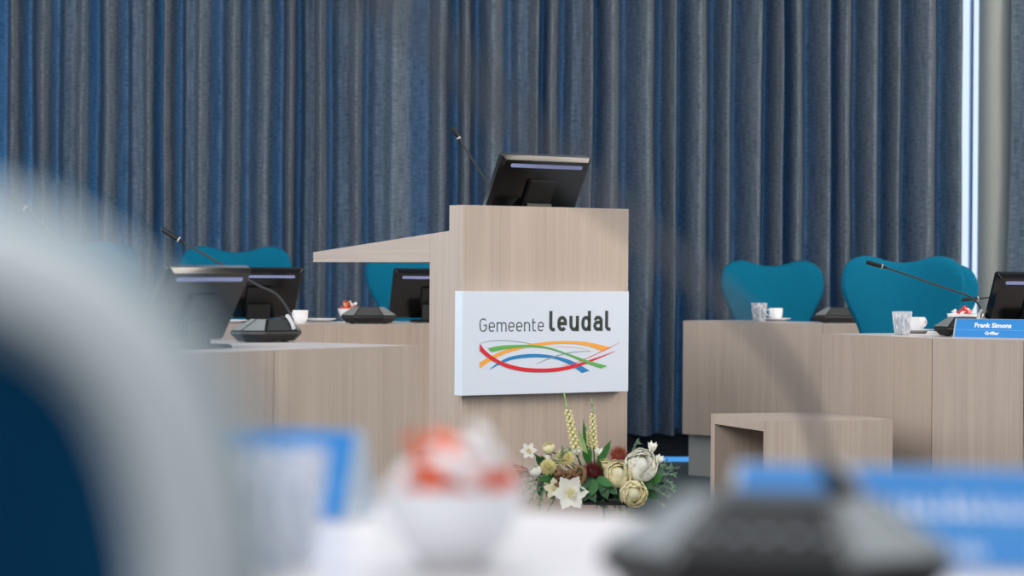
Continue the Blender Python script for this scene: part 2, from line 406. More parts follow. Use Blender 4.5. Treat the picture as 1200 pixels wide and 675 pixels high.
# sign
SX0, SX1, SY = -.033, W - .034, -.05
Z1 = CH - un(543, 341)[1] / 325; Z0 = CH - un(543, 462.7)[1] / 325
signp = obj('sign_panel', boxm(SX0, SX1, SY, -.0005, Z0, Z1), 'sign', lect, bevel=.0015)
signp['label'] = 'white sign panel with dark lettering and a logo of coloured ribbons'
Rz = Matrix.Rotation(LR, 3, 'Z'); nrmS = Rz @ Vector((0, -1, 0)); org = Vector((LT.x, LT.y, 0)) + Rz @ Vector((0, SY, 0))
def S(zx, zy):
    """photo detail coordinates -> (x, z) on the sign face"""
    px, py = 520 + zx / 4.5, 330 + zy / 4.5
    x, y = un(px, py); d = Vector((x / F, 1, -y / F)); o = Vector((0, 0, CH))
    t = (org - o).dot(nrmS) / d.dot(nrmS); p = o + d * t - Vector((LT.x, LT.y, 0))
    l = Rz.inverted() @ p
    return l.x, l.z
def plate2d(bm, quads, y, th):
    for q in quads:
        extrude_poly(bm, [(x, y, z) for x, z in q], Vector((0, th, 0)))
def ribbon(name, top, bot, m, lay):
    n = len(top)
    T = crom([Vector((*S(*p), 0)) for p in top], 6); Bt = crom([Vector((*S(*p), 0)) for p in bot], 6)
    y = SY - .0004 - lay * .0004
    bm = bmesh.new(); loft(bm, [[(t.x, y, t.y), (q.x, y, q.y), (q.x, y + .0003, q.y), (t.x, y + .0003, t.y)] for t, q in zip(T, Bt)])
    obj(name, bm, m, signp, smooth=False)
def line(name, p, w, m, lay):
    n = len(p); top = []; bot = []
    for i, (x, y) in enumerate(p):
        ww = w * (.35 + .65 * math.sin(PI * i / (n - 1))); top.append((x, y - ww / 2)); bot.append((x, y + ww / 2))
    ribbon(name, top, bot, m, lay)
line('logo_line', [(190, 325), (250, 313), (320, 311), (400, 318), (470, 330), (540, 345)], 4, 'lk', 1)
line('logo_line', [(560, 346), (640, 344), (720, 351), (775, 366)], 3, 'lp', 1)
ribbon('logo_ribbon', [(190, 425), (250, 392), (330, 358), (430, 333), (520, 320), (600, 314), (680, 314), (760, 320), (820, 332), (882, 348)],
       [(190, 458), (250, 416), (330, 378), (430, 350), (520, 337), (600, 328), (680, 328), (750, 338), (800, 353), (835, 368)], 'lo', 2)
ribbon('logo_ribbon', [(240, 462), (290, 425), (340, 400), (400, 386), (480, 381), (560, 388), (640, 406), (700, 430), (768, 470)],
       [(243, 463), (300, 434), (350, 415), (400, 405), (480, 399), (560, 403), (620, 418), (680, 447), (728, 482)], 'lb', 3)
line('logo_line', [(485, 435), (530, 415), (600, 390), (680, 372), (775, 366)], 5, 'lk', 4)
line('logo_line', [(925, 322), (870, 350), (780, 392), (700, 425), (620, 445)], 3.5, 'lr', 4)
ribbon('logo_ribbon', [(190, 325), (210, 355), (250, 390), (310, 424), (400, 449), (500, 458), (600, 453), (700, 433), (800, 402), (903, 365)],
       [(190, 366), (230, 400), (270, 425), (330, 453), (410, 472), (500, 478), (600, 473), (700, 451), (800, 412), (903, 367)], 'lr', 5)
ribbon('logo_ribbon', [(235, 350), (300, 338), (400, 333), (480, 335), (560, 348), (650, 378), (760, 416), (862, 445)],
       [(250, 371), (320, 356), (410, 346), (490, 346), (560, 356), (640, 382), (740, 424), (828, 456)], 'lg', 6)
# stroke lettering (x-height 1)
def arc(cx, cy, rx, ry, a0, a1, n=10):
    return [(cx + rx * math.cos(math.radians(a0 + (a1 - a0) * k / n)), cy + ry * math.sin(math.radians(a0 + (a1 - a0) * k / n))) for k in range(n + 1)]
def glyph(ch, h):   # h = half stroke; returns (advance width, polylines)
    w = .72; r = w / 2 - 0; t = 1 - h; bt = h; c = w / 2; rx = c - h; ry = .30
    up = lambda x0, x1, yt: None
    if ch == 'e': return w, [[(h, .5), (w - h, .5)] + [(w - h, t - ry)] + arc(c, t - ry, rx, ry, 0, 180) + arc(c, bt + ry, rx, ry, 180, 320)]
    if ch == 'n': return w, [[(h, 0), (h, 1)], [(h, t - ry)] + arc(c, t - ry, rx, ry, 180, 0) + [(w - h, 0)]]
    if ch == 'm':
        w2 = 1.18; q = w2 / 4; r2 = (w2 - 2 * h) / 4
        return w2, [[(h, 0), (h, 1)], [(h, t - .27)] + arc(h + r2, t - .27, r2, .27, 180, 0) + [(h + 2 * r2, 0)], [(h + 2 * r2, t - .27)] + arc(h + 3 * r2, t - .27, r2, .27, 180, 0) + [(w2 - h, 0)]]
    if ch == 'u': return w, [[(w - h, 0), (w - h, 1)], [(h, 1)] + arc(c, bt + ry, rx, ry, 180, 360) + [(w - h, bt + ry)]]
    if ch == 'l': return .42, [[(h, 1.32)] + arc(h + .2, bt + .2, .2, .2, 180, 270) + [(.42, bt)]]
    if ch == 't': return .5, [[(.14, 1.32)] + arc(.14 + .2, bt + .2, .2, .2, 180, 270) + [(.5, bt)], [(0, 1 - h), (.46, 1 - h)]]
    if ch == 'd': return w, [[(w - h, 0), (w - h, 1.32)], [(w - h, t - ry)] + arc(c, t - ry, rx, ry, 0, 180) + arc(c, bt + ry, rx, ry, 180, 360)]
    if ch == 'a': return w, [[(h + .04, .84)] + arc(c, t - .22, rx, .22, 140, 0) + [(w - h, 0)], [(w - h, .57)] + [(c, .57)] + arc(c, bt + (.57 - bt) / 2, rx, (.57 - bt) / 2, 90, 270) + [(w - h, bt + .05)]]
    if ch == 'G': return .86, [arc(.43, 1.39 - h - .38, .43 - h, .38, 35, 180) + arc(.43, bt + .38, .43 - h, .38, 180, 360) + [(.86 - h, .68), (.47, .68)]]
def word(txt, x0, x1, zb, zx, half, gap):
    """x0..x1, baseline zb, x-height zx in sign coordinates"""
    adv = [glyph(c, half)[0] for c in txt]; tot = sum(adv) + gap * (len(txt) - 1)
    kx = (x1 - x0) / tot; bm = bmesh.new(); cur = 0
    for c in txt:
        aw, pls = glyph(c, half)
        for pl in pls:
            q = []
            for p in pl:
                p = Vector(p)
                if not q or (p - q[-1]).length > 1e-4: q.append(p)
            ring = []
            for i, p in enumerate(q):
                d0 = (q[i] - q[i - 1]).normalized() if i else None; d1 = (q[i + 1] - q[i]).normalized() if i < len(q) - 1 else None
                d = ((d0 or d1) + (d1 or d0)).normalized(); n = Vector((-d.y, d.x)); k = half / max(.5, abs(n.dot(Vector((-(d1 or d0).y, (d1 or d0).x)))))
                a, e = p + n * k, p - n * k
                X = lambda v: x0 + (cur + v.x) * kx; Zc = lambda v: zb + v.y * zx
                ring.append([(X(a), SY - .0008, Zc(a)), (X(e), SY - .0008, Zc(e)), (X(e), SY - .0003, Zc(e)), (X(a), SY - .0003, Zc(a))])
            loft(bm, ring)
        cur += aw + gap
    return bm
x0, zb = S(189, 265); x1, _ = S(527, 263); zx = S(189, 214)[1] - zb
o = obj('lettering', word('Gemeente', x0, x1, zb, zx, .055, .24), 'ink', signp, smooth=False)
x0, zb = S(556, 263); x1, _ = S(879, 261); zx = S(556, 181)[1] - zb
o = obj('lettering', word('leudal', x0, x1, zb, zx, .115, .19), 'ink', signp, smooth=False)

# ------------------------------------------------------------------ cube seat
Q = P(900, 494, F / 345); QH = CH - un(900, 494)[1] / 345
qr = math.atan2(8.357 - 8.2, 1.32 - .872)
cs = thing('cube_side_table', 'open wooden cube table standing in front of the right-hand desks', 'table', (Q.x, Q.y, 0), qr)
QW = .475
b = boxm(0, QW, .0352, QW - .0352, QH - .035, QH); obj('top', b, 'wood_h', cs, bevel=.0008)
obj('side_panel', boxm(0, QW, 0, .035, 0, QH), 'wood', cs, bevel=.0008)
obj('side_panel', boxm(0, QW, QW - .035, QW, 0, QH), 'wood', cs, bevel=.0008)
obj('bottom_panel', boxm(0, QW, .0352, QW - .0352, 0, .0345), 'wood_h', cs, bevel=.001)
obj('back_panel', boxm(QW - .05, QW - .02, .0355, QW - .0355, .035, QH - .0355), 'wood', cs)

# ------------------------------------------------------------------ chairs
HALF = [(0, -.028), (.06, -.021), (.11, -.006), (.155, 0), (.205, -.012), (.24, -.045), (.256, -.1), (.252, -.15), (.235, -.2), (.21, -.25), (.187, -.3), (.166, -.36), (.15, -.42), (.13, -.462), (.08, -.48), (0, -.484)]
full = HALF + [(-x, z) for x, z in HALF[-2:0:-1]]
OUT = [(p.x, p.y) for p in crom([Vector((x, z, 0)) for x, z in full], 4, closed=True)]
def make_chair():
    t = thing('conference_chair', '', 'chair')
    zt = 1.045
    tilt = lambda x, z: .215 - .02 + (z + .3) * .16 - .9 * x * x       # y of the back surface (user faces -y)
    def ring(s, y):
        r = []
        for x, z in OUT:
            X, Z = x * s, -.2 + (z + .2) * s
            r.append((X, tilt(X, Z) + y, zt + Z))
        return r
    bm = bmesh.new()
    rings = [ring(.02, -.036), ring(.3, -.036), ring(.6, -.037), ring(.85, -.034), ring(.94, -.028), ring(.985, -.016), ring(1, 0), ring(.985, .012), ring(.93, .018), ring(.6, .016), ring(.3, .014), ring(.02, .014)]
    loft(bm, rings)
    obj('backrest', bm, 'teal', t)
    def iring(d, y):
        n_ = len(OUT); q = []
        for i in range(n_):
            a, c = Vector(OUT[i - 1]), Vector(OUT[(i + 1) % n_]); tt = (c - a).normalized(); nn_ = Vector((tt.y, -tt.x))
            v = Vector(OUT[i]); nn_ = nn_ if nn_.dot(v - Vector((0, -.2))) < 0 else -nn_
            v = v + nn_ * d; q.append((v.x, tilt(v.x, v.y) + y, zt + v.y))
        return q
    bm = bmesh.new(); loft(bm, [iring(.007, .008), iring(.003, .014), iring(.004, .022), iring(.012, .028), iring(.026, .028), iring(.034, .020)], cap=False)
    bc = bmesh.new(); loft(bc, [[(x, y + .019, z) for x, y, z in ring(.88, 0)], [(x, y + .021, z) for x, y, z in ring(.5, 0)], [(x, y + .021, z) for x, y, z in ring(.02, 0)]]); obj('back_cover', bc, 'navy', t)
    o = obj('back_frame', bm, 'shell', t); o['label'] = 'light grey rim of the backrest'
    bm = bmesh.new(); prof = []
    for s, z in ((.02, .475), (.8, .485), (.95, .478), (1, .455), (.96, .43), (.8, .42), (.02, .42)):
        prof.append([(x * s, -.04 + y * s, z) for x, y in rrect(.5, .48, .13)])
    loft(bm, prof); obj('seat', bm, 'teal', t)
    bm = bmesh.new(); tube(bm, crom([(0, .02, .40), (0, .16, .40), (0, .222, .48), (0, .235, .60), (0, .232, .72)], 6), .022, 10)
    obj('back_support', bm, 'shell', t)
    bm = bmesh.new(); box(bm, -.12, .12, -.14, .1, .385, .419); obj('seat_plate', bm, 'dark', t, bevel=.006)
    bm = lathe(bmesh.new(), [(.03, .07), (.03, .25), (.018, .25), (.018, .384)], 20); obj('gas_column', bm, 'chrome', t)
    for k in range(5):
        a = k * 2 * PI / 5 + .3
        bm = bmesh.new(); tube(bm, [(.025 * math.cos(a), .025 * math.sin(a), .1), (.16 * math.cos(a), .16 * math.sin(a), .09), (.3 * math.cos(a), .3 * math.sin(a), .066)], [.022, .018, .013], 8)
        lg = obj('base_leg', bm, 'chrome', t)
        bm = bmesh.new(); c = Vector((.3 * math.cos(a), .3 * math.sin(a), .026)); d = Vector((-math.sin(a), math.cos(a), 0)) * .018
        tube(bm, [c - d, c + d], .026, 14); obj('caster', bm, 'black', lg)
    return t
chair0 = make_chair()
G = 'teal chairs along the desks'
def at(px, D): return (P(px, 330, D).x, D, 0)
CHS = [
    (904, 11.98, 0.0, -.012, 'teal chair behind the farther right-hand desk, whole back visible'),
    (1052, 10.12, -.10, 0.0, 'large teal chair behind the nearer right-hand desk with a microphone across it'),
    (1081, 11.35, 0.0, -.028, 'teal chair mostly hidden, showing at right edge of the large teal chair'),
    (279, 10.95, .05, .03, 'teal chair behind the monitors on the left-hand desks'),
    (489, 11.15, -.1, .03, 'teal chair glimpsed under the cantilevered worktop of the lectern'),
    (78, 10.75, 0, .045, 'faint teal chair at far left behind the blurred foreground chair, left of its twin'),
    (102, 11.9, 0, .045, 'faint teal chair at far left, just right of and behind its twin'),
]
for i, (px, D, rz, dz, lab) in enumerate(CHS):
    x, y, z = at(px, D)
    if i == 0: c = chair0; c.location = (x, y - .2, dz); c.rotation_euler = (0, 0, rz); c['label'] = lab; c['group'] = G
    else: c = copy_thing(chair0, (x, y - .2, dz), rz, lab, G)
    if dz:
        for ch in kids(c):
            if ch.name.startswith(('base_leg', 'gas_column')): ch.location.z = -dz
fc = copy_thing(chair0, (-.3225, .86, -.054), PI, 'large blurred teal chair back with a light grey rim in the left foreground', G)
for ch in kids(fc):
    if ch.name.startswith('base_leg') or ch.name.startswith('gas_column'): ch.location.z = .054

# ------------------------------------------------------------------ monitors
def make_monitor():
    t = thing('touch_monitor', '', 'monitor')     # back faces -y
    W_, H_, T_ = .405, .262, .026
    R = Matrix.Translation((0, 0, .138)) @ Matrix.Rotation(math.radians(28), 4, 'X')
    Ri = R
    def place(bm): bmesh.ops.transform(bm, matrix=Ri, verts=bm.verts); return bm
    bm = bmesh.new(); rr = rrect(W_, H_, .008)
    rings = [[(x, T_ / 2, z) for x, z in rr], [(x, -.004, z) for x, z in rr], [(x * .93, -T_ / 2 - .004, z * .9) for x, z in rr]]
    loft(bm, rings); cas = obj('casing', place(bm), 'gloss', t)
    bm = bmesh.new(); box(bm, -W_ / 2 + .012, W_ / 2 - .012, T_ / 2, T_ / 2 + .001, -H_ / 2 + .014, H_ / 2 - .014); obj('screen', place(bm), 'screen', t)
    bm = bmesh.new(); s = rrect(W_ * .80, .014, .006, cx=0, cy=H_ * .37)
    loft(bm, [[(x, -T_ / 2 - .0015, z) for x, z in s], [(x, -T_ / 2 - .0055, z) for x, z in s]]); o = obj('handle_slot', place(bm), 'strip', t); o['label'] = 'pale shiny slot along the top of the casing'
    bm = bmesh.new(); box(bm, -.062, .062, -T_ / 2 - .016, -T_ / 2 - .0042, -.08, .045); obj('mount_plate', place(bm), 'black', t, bevel=.003)
    bm = bmesh.new(); tube(bm, [(-.045, -.006, .075), (-.045, .028, .10)], .012, 10); tube(bm, [(.045, -.006, .075), (.045, .028, .10)], .012, 10); box(bm, -.055, .055, -.02, .012, .012, .085)
    obj('stand_arm', bm, 'black', t)
    bm = bmesh.new(); rr = rrect(.2, .16, .02, cx=0, cy=0); loft(bm, [[(x, y, 0) for x, y in rr], [(x, y, .008) for x, y in rr], [(x * .92, y * .92, .013) for x, y in rr]])
    obj('stand_base', bm, 'black', t)
    return t
mon0 = make_monitor()
GM = 'black touch monitors on the desks'
def wingpt(x, y, dz=0):
    v = Rz @ Vector((x, y, 0)); return Vector((LT.x + v.x, LT.y + v.y, slopez(y) + dz))
ml = wingpt(.545, .33, .008)
mon0.location = ml; mon0.rotation_euler = (math.radians(-4.2) * 0, 0, math.radians(38)); mon0['label'] = 'black touch monitor on top of the lectern, seen from behind'; mon0['group'] = GM
def mon(px, py, rzd, lab, dz=0):
    p = PZ(px, py, TZ); p.z += .0005
    m_ = copy_thing(mon0, p, math.radians(rzd), lab, GM); m_.scale = (.92, .92, .92); return m_
mon(228, 408, 58, 'black monitor at the end of the nearer left desk, half veiled by the blurred chair')
mon(302, 378, 22, 'black monitor on the farther left desk, right behind the veiled one')
mon(507, 378, 14, 'black monitor under the cantilevered worktop, cut off by the lectern side')
mon(1214, 395, 14, 'black monitor at the right frame edge behind the blue nameplate')

mon0.scale = (1.08, 1.08, 1.08)
for ch in kids(mon0):
    if ch.name.startswith('stand_base'): ch.scale = (1, 1, 3.4)
    else: ch.location.z += .030
# ------------------------------------------------------------------ microphone units
def make_unit(name='microphone_unit'):
    t = thing(name, '', 'microphone')
    oc = lambda w, d, c, cy: [(w / 2 - c, -d / 2 + cy), (w / 2, -d / 2 + c + cy), (w / 2, d / 2 - c + cy), (w / 2 - c, d / 2 + cy), (-w / 2 + c, d / 2 + cy), (-w / 2, d / 2 - c + cy), (-w / 2, -d / 2 + c + cy), (-w / 2 + c, -d / 2 + cy)]
    bm = bmesh.new()
    rings = [[(x, y, .004) for x, y in oc(.19, .125, .04, 0)], [(x, y, .026) for x, y in oc(.238, .165, .055, 0)], [(x, y, .034) for x, y in oc(.236, .163, .055, 0)], [(x, y, .072) for x, y in oc(.12, .07, .022, -.02)]]
    loft(bm, rings); obj('housing', bm, 'black', t, smooth=False, bevel=.0012)
    def facet(a, c, e, g, m_, nm, lab=None, lift=.0022):
        P4 = [Vector(v) for v in (a, c, e, g)]; n = (P4[1] - P4[0]).cross(P4[3] - P4[0]).normalized()
        if n.z < 0: n = -n
        bm = bmesh.new(); ct = sum(P4, Vector()) / 4
        P4 = [ct + (v - ct) * .9 + n * .0006 for v in P4]
        extrude_poly(bm, P4, n * lift); o = obj(nm, bm, m_, t, smooth=False)
        if lab: o['label'] = lab
    for s in (-1, 1):
        facet((s * .118, -.026, .0345), (s * .06, -.032, .072), (s * .06, -.008, .072), (s * .118, .026, .0345), 'wing', 'speaker_grille', 'silver grey side wing')
        facet((s * .118, .0265, .0345), (s * .06, -.0065, .072), (s * .038, .014, .072), (s * .063, .0805, .0345), 'wing', 'corner_wing', 'silver grey corner wing')
        facet((s * .118, -.0265, .0345), (s * .06, -.0335, .072), (s * .038, -.055, .072), (s * .063, -.0805, .0345), 'grey', 'rear_corner')
    facet((-.037, .0145, .072), (.037, .0145, .072), (.062, .081, .0345), (-.062, .081, .0345), 'panel', 'control_panel')
    facet((-.037, -.0555, .072), (.037, -.0555, .072), (.062, -.081, .0345), (-.062, -.081, .0345), 'dark', 'rear_cover')
    bm = bmesh.new()
    for k in range(5): lathe(bm, [(.005, 0), (.005, .004)], 12, (-.04 + k * .02, .055, .0485))
    obj('button_row', bm, 'lgrey', t)
    for sx in (-.07, .07):
        bm = lathe(bmesh.new(), [(.012, 0), (.012, .0045)], 12, (sx, 0, 0)); obj('foot', bm, 'black', t)
    return t
unit0 = make_unit()
GU = 'conference microphone units'
first = [True]
def unit(loc, rz, lab, neck, head, side, hr=.0085, scale=1, bracket=True):
    """neck: world points from socket to head start; head: world point of the tip"""
    if first[0]: t = unit0; t.location = loc; t.rotation_euler = (0, 0, rz); t['label'] = lab; first[0] = False
    else: t = copy_thing(unit0, loc, rz, lab)
    t['group'] = GU
    pend.append((t, Vector(loc), rz, [Vector(p) for p in neck or []], Vector(head), side, hr, bracket)); return t
pend = []
def finish_units():
    for t, loc, rz, neck, head, side, hr, br in pend:
        if not neck: continue
        Ri = Matrix.Rotation(-rz, 3, 'Z'); L_ = lambda p: Ri @ (p - loc)
        pts = [L_(p) for p in neck]; hd = L_(head)
        sock = Vector((side * .045, -.02, .07)) if br else pts[0]
        pts = ([sock + Vector((0, 0, .004))] + pts) if br else pts
        bm = bmesh.new(); tube(bm, crom(pts, 8), .0036, 8); g = obj('gooseneck', bm, 'dark', t)
        d = (hd - pts[-1]); n = d.normalized()
        bm = bmesh.new(); tube(bm, [pts[-1] - n * .004, pts[-1] + n * .008, pts[-1] + n * .0085, hd - n * .03, hd - n * .004, hd], [.0045, .0055, hr * .85, hr, hr * .9, hr * .45], 14)
        obj('microphone_head', bm, 'black', g)
        bm = bmesh.new(); q = pts[-1] + n * .012; tube(bm, [q, q + n * .004], hr * 1.12, 14); o = obj('ring', bm, 'lgrey', g)
        if br:
            ca, cb_ = pts[0], pts[1]; bm = bmesh.new(); tube(bm, [ca, ca + (cb_ - ca) * .5, cb_, cb_ + (pts[2] - cb_) * .12], [.0085, .008, .0065, .004], 12); obj('neck_collar', bm, 'black', t)
            bm = bmesh.new(); p0 = pts[0]; p1 = pts[1]
            tube(bm, crom([p0 + Vector((0, -.064, -.034)), p0 + Vector((0, -.056, -.016)), p0 + Vector((0, -.034, .006)), p0 + (p1 - p0) * .5 + Vector((0, -.006, .004)), p1], 5), [.0065] * 21, 10)
            o = obj('neck_bracket', bm, 'lgrey', t); o['label'] = 'light grey bracket holding the gooseneck'
# nearer left desk
Du = 7.62; pu = PZ(312, 400.5, TZ)
D_ = pu.y
unit(pu, math.radians(42), 'microphone unit with a silver wing and raised gooseneck on nearer left desk', [P(341, 372, D_), P(334, 357, D_), P(322, 343.5, D_), P(302, 334, D_), P(262, 311, D_), P(214, 283.5, D_)], P(189, 268, D_), 1)
pu = PZ(432, 379.3, TZ); D_ = pu.y + .03
unit(pu, math.radians(4), 'low black microphone unit on farther left desk, left of the lectern side', None, (0, 0, 0), 1, bracket=False)
pu = PZ(1133, 394.3, TZ); D_ = pu.y
unit(pu, math.radians(-14), 'microphone unit behind the blue nameplate, its gooseneck crossing the teal chair', [P(1150, 364, D_), P(1143.5, 353, D_), P(1133, 346, D_), P(1108, 337.5, D_), P(1070, 324.5, D_), P(1038, 313.5, D_)], P(1015, 307, D_), 1)
pu = PZ(985, 378.6, TZ)
unit(pu, math.radians(-12), 'small microphone unit half hidden by the large teal chair on the right', [P(1005, 366, pu.y), P(1016, 358, pu.y)], P(1034, 354, pu.y), 1, bracket=False)
pu = PZ(1192, 383.5, TZ)
unit(pu, math.radians(-25), 'microphone unit hidden behind the monitor at the right frame edge, only gooseneck showing', [P(1206, 362, pu.y), P(1196, 347.5, pu.y), P(1150, 349.5, pu.y)], P(1122, 352, pu.y), 1, bracket=False)
pu = Vector((-1.22, 6.98, TZ)); D_ = 6.95
unit(pu, math.radians(30), 'faint microphone at the far left edge, its base hidden by the blurred chair', [P(120, 362, D_), P(118, 345, D_), P(106, 319, D_), P(80, 290, D_), P(34, 247, D_)], P(12, 229, D_), 1)
# lectern microphone: gooseneck on its own little base
pw = wingpt(.64, .66, .0035)
lm = thing('lectern_microphone', 'thin gooseneck microphone rising left of the lectern monitor', 'microphone', pw, 0, None)
Dm = pw.y
pts = [pw + Vector((0, 0, .012)), P(601, 262, Dm), P(588, 243, Dm), P(575, 221, Dm), P(539, 164, Dm)]
pts = [p - pw for p in pts]; hd = P(530.5, 149, Dm) - pw; n = (hd - pts[-1]).normalized()
obj('microphone_base', lathe(bmesh.new(), [(.03, 0), (.03, .008), (.012, .016)], 20), 'black', lm)
g = obj('gooseneck', tube(bmesh.new(), crom(pts, 8), .0036, 8), 'dark', lm)
obj('microphone_head', tube(bmesh.new(), [pts[-1] - n * .004, pts[-1] + n * .01, hd - n * .03, hd - n * .004, hd], [.005, .0075, .0095, .009, .004], 14), 'black', lm)
q = pts[-1] + n * .006; obj('ring', tube(bmesh.new(), [q, q + n * .006], .0088, 14), 'lgrey', lm)
# foreground unit
fu = Vector((.183, 1.66, TZ))
unit(fu, math.radians(180 - 14), 'large blurred microphone unit in the right foreground with a long gooseneck', [P(968, 548, 1.67), P(960, 515, 1.65), P(940, 462, 1.56), P(890, 390, 1.42), P(800, 310, 1.24), P(690, 218, 1.08), P(560, 100, .96), P(462, 0, .88)], P(370, -80, .84), -1)
finish_units()

# ------------------------------------------------------------------ nameplates
def nameplate(loc, rz, lab, L_=.285, H_=.068, lines=None, scr=False, letters=True):
    t = thing('nameplate', lab, 'nameplate', loc, rz, 'blue tent nameplates')
    d = .036
    bm = bmesh.new(); extrude_poly(bm, [(-L_ / 2, -d, 0), (-L_ / 2, d, 0), (-L_ / 2, .003, H_), (-L_ / 2, -.003, H_)], Vector((L_, 0, 0)))
    o = obj('holder', bm, 'acrylic', t, smooth=False); o['label'] = 'clear grey acrylic tent holder'
    a = math.atan2(H_, d - .003); up = Vector((0, math.cos(a), math.sin(a))); n = Vector((0, -math.sin(a), math.cos(a)))
    for sgn in (1, -1):
        Mx = Matrix.Rotation(0 if sgn == 1 else PI, 3, 'Z')
        def pt(x, s, o_): return Mx @ (Vector((x, -d, 0)) + up * s + n * o_)
        sl = H_ / math.sin(a)
        def slab(x0, x1, s0, s1, o0, o1, bm):
            return extrude_poly(bm, [pt(x0, s0, o0), pt(x1, s0, o0), pt(x1, s1, o0), pt(x0, s1, o0)], Mx @ (n * (o1 - o0)))
        card = obj('name_card', slab(-L_ / 2 + .006, L_ / 2 - .006, .003, sl - .002, .0004, .0014, bmesh.new()), 'blue', t, smooth=False)
        obj('divider_line', slab(-L_ / 2 + .006, L_ / 2 - .006, sl * .40, sl * .40 + .0012, .0015, .0019, bmesh.new()), 'lblue', card)
        if lines:
            for txt, s, size in lines:
                cu = bpy.data.curves.new('lettering', 'FONT'); cu.body = txt; cu.size = size; cu.align_x = 'CENTER'; cu.extrude = .0003; cu.offset = size * .03; cu.resolution_u = 3
                tmp = bpy.data.objects.new('tmp', cu); me = bpy.data.meshes.new_from_object(tmp); bpy.data.objects.remove(tmp)
                o = bpy.data.objects.new('lettering', me); COL.objects.link(o); o.parent = card; me.materials.append(M['textw'])
                X = Mx @ Vector((1, 0, 0)); Y = Mx @ up; Z = Mx @ n; p = pt(0, s, .0018)
                o.matrix_local = Matrix(((X.x, Y.x, Z.x, p.x), (X.y, Y.y, Z.y, p.y), (X.z, Y.z, Z.z, p.z), (0, 0, 0, 1)))
        elif scr:
            rd = random.Random(4)
            for s0, hh, x0, x1 in ((sl * .52, .017, -.1, .1), (sl * .14, .011, -.05, .05)):
                bm = bmesh.new(); x = x0
                while x < x1:
                    wd = hh * rd.uniform(.25, .55); h2 = hh * rd.choice((.75, .75, 1))
                    slab(x, x + wd * .45, s0, s0 + h2, .0015, .002, bm); slab(x + wd * .45, x + wd, s0, s0 + h2 * .3, .0015, .002, bm)
                    x += wd + hh * .22
                obj('lettering', bm, 'textw', card)
    return t
pl = PZ(1116, 395.6, TZ); pr = PZ(1216, 397.5, TZ)
pc = (pl + pr) / 2; ang = math.atan2(pr.y - pl.y, pr.x - pl.x)
dv = (pr - pl).normalized(); nv = Vector((-dv.y, dv.x, 0)); LN = .285
pc = pl + dv * LN / 2 + nv * .04; pc.z = TZ + .0005
nameplate(pc, ang, 'sharp blue nameplate with white lettering on the nearer right-hand desk', LN, lines=[('Frank Simons', .041, .0250), ('Griffier', .0125, .0175)])
nameplate(Vector((.318, 1.875, TZ + .0005)), math.radians(-12), 'large blurred blue nameplate in the right foreground', .29, .076, scr=True)
nameplate(Vector((-.215, 2.22, TZ + .0005)), math.radians(-18), 'blurred blue nameplate behind the water glass in the foreground', .17, .08)

# ------------------------------------------------------------------ cups, glasses, saucers, sweets
def make_cup():
    t = thing('coffee_cup', '', 'cup')
    bm = lathe(bmesh.new(), [(.018, 0), (.02, .003), (.027, .010), (.032, .025), (.034, .056), (.0325, .056), (.030, .026), (.025, .012), (.001, .009)], 28)
    obj('cup_body', bm, 'white', t)
    bm = bmesh.new(); tube(bm, crom([(.032, 0, .046), (.047, 0, .047), (.051, 0, .034), (.044, 0, .022), (.030, 0, .018)], 6), .003, 8); obj('handle', bm, 'white', t)
    return t
def make_saucer():
    bm = lathe(bmesh.new(), [(.03, 0), (.045, .004), (.072, .013), (.072, .015), (.045, .0075), (.022, .005), (.001, .005)], 36)
    return obj('saucer', bm, 'white')
def make_glass():
    bm = lathe(bmesh.new(), [(.026, 0), (.028, .003), (.032, .03), (.038, .088), (.0362, .088), (.0305, .032), (.0265, .012), (.001, .010)], 40, flute=.09)
    return obj('water_glass', bm, 'glass')
cup0, sau0, gl0 = make_cup(), make_saucer(), make_glass()
used = {}
def put(kind, proto, p, rz, lab, cat, grp, sc=1):
    if kind not in used: used[kind] = 1; c = proto; c.location = p; c.rotation_euler = (0, 0, rz)
    else: c = dup(proto); c.location = p; c.rotation_euler = (0, 0, rz)
    c.scale = (sc,) * 3; tag(c, lab, cat, grp); return c
def cup(p, rz, lab): return put('cup', cup0, p, rz, lab, 'cup', 'white coffee cups')
def setting(px_c, py_c, rz, where, px_g, py_g):
    p = PZ(px_c, py_c, TZ); p.z = TZ + .0005
    put('saucer', sau0, p, 0, 'white saucer under the coffee cup on the ' + where, 'saucer', 'white saucers')
    cup(p + Vector((0, 0, .0058)), rz, 'white coffee cup on a saucer on the ' + where)
    if px_g:
        g_ = PZ(px_g, py_g, TZ); g_.z = TZ + .0005
        put('glass', gl0, g_, 0, 'faceted water glass beside the white cup on the ' + where, 'glass', 'faceted water glasses')
setting(909, 376.5, 2.6, 'farther right-hand desk', 889.5, 377.2)
setting(1074, 390.5, .6, 'nearer right-hand desk', 1057, 392.6)
p = PZ(352, 379, TZ); p.z += .0005; cup(p, 2.4, 'white coffee cup beside the monitor on the farther left desk')
p = PZ(375, 377.3, TZ); p.z += .0005; put('saucer', sau0, p, 0, 'empty white saucer to the right of the cup on the farther left desk', 'saucer', 'white saucers')
p = Vector((-.178, 1.86, TZ + .0005)); put('glass', gl0, p, .2, 'large blurred water glass in the foreground beside the bowl of sweets', 'glass', 'faceted water glasses')
p = PZ(270, 379, TZ); p.z += .0005; put('saucer', sau0, p, 0, 'white saucer peeking out behind the veiled monitor on the left', 'saucer', 'white saucers')
p = PZ(1094, 393.5, TZ); p.z += .0005
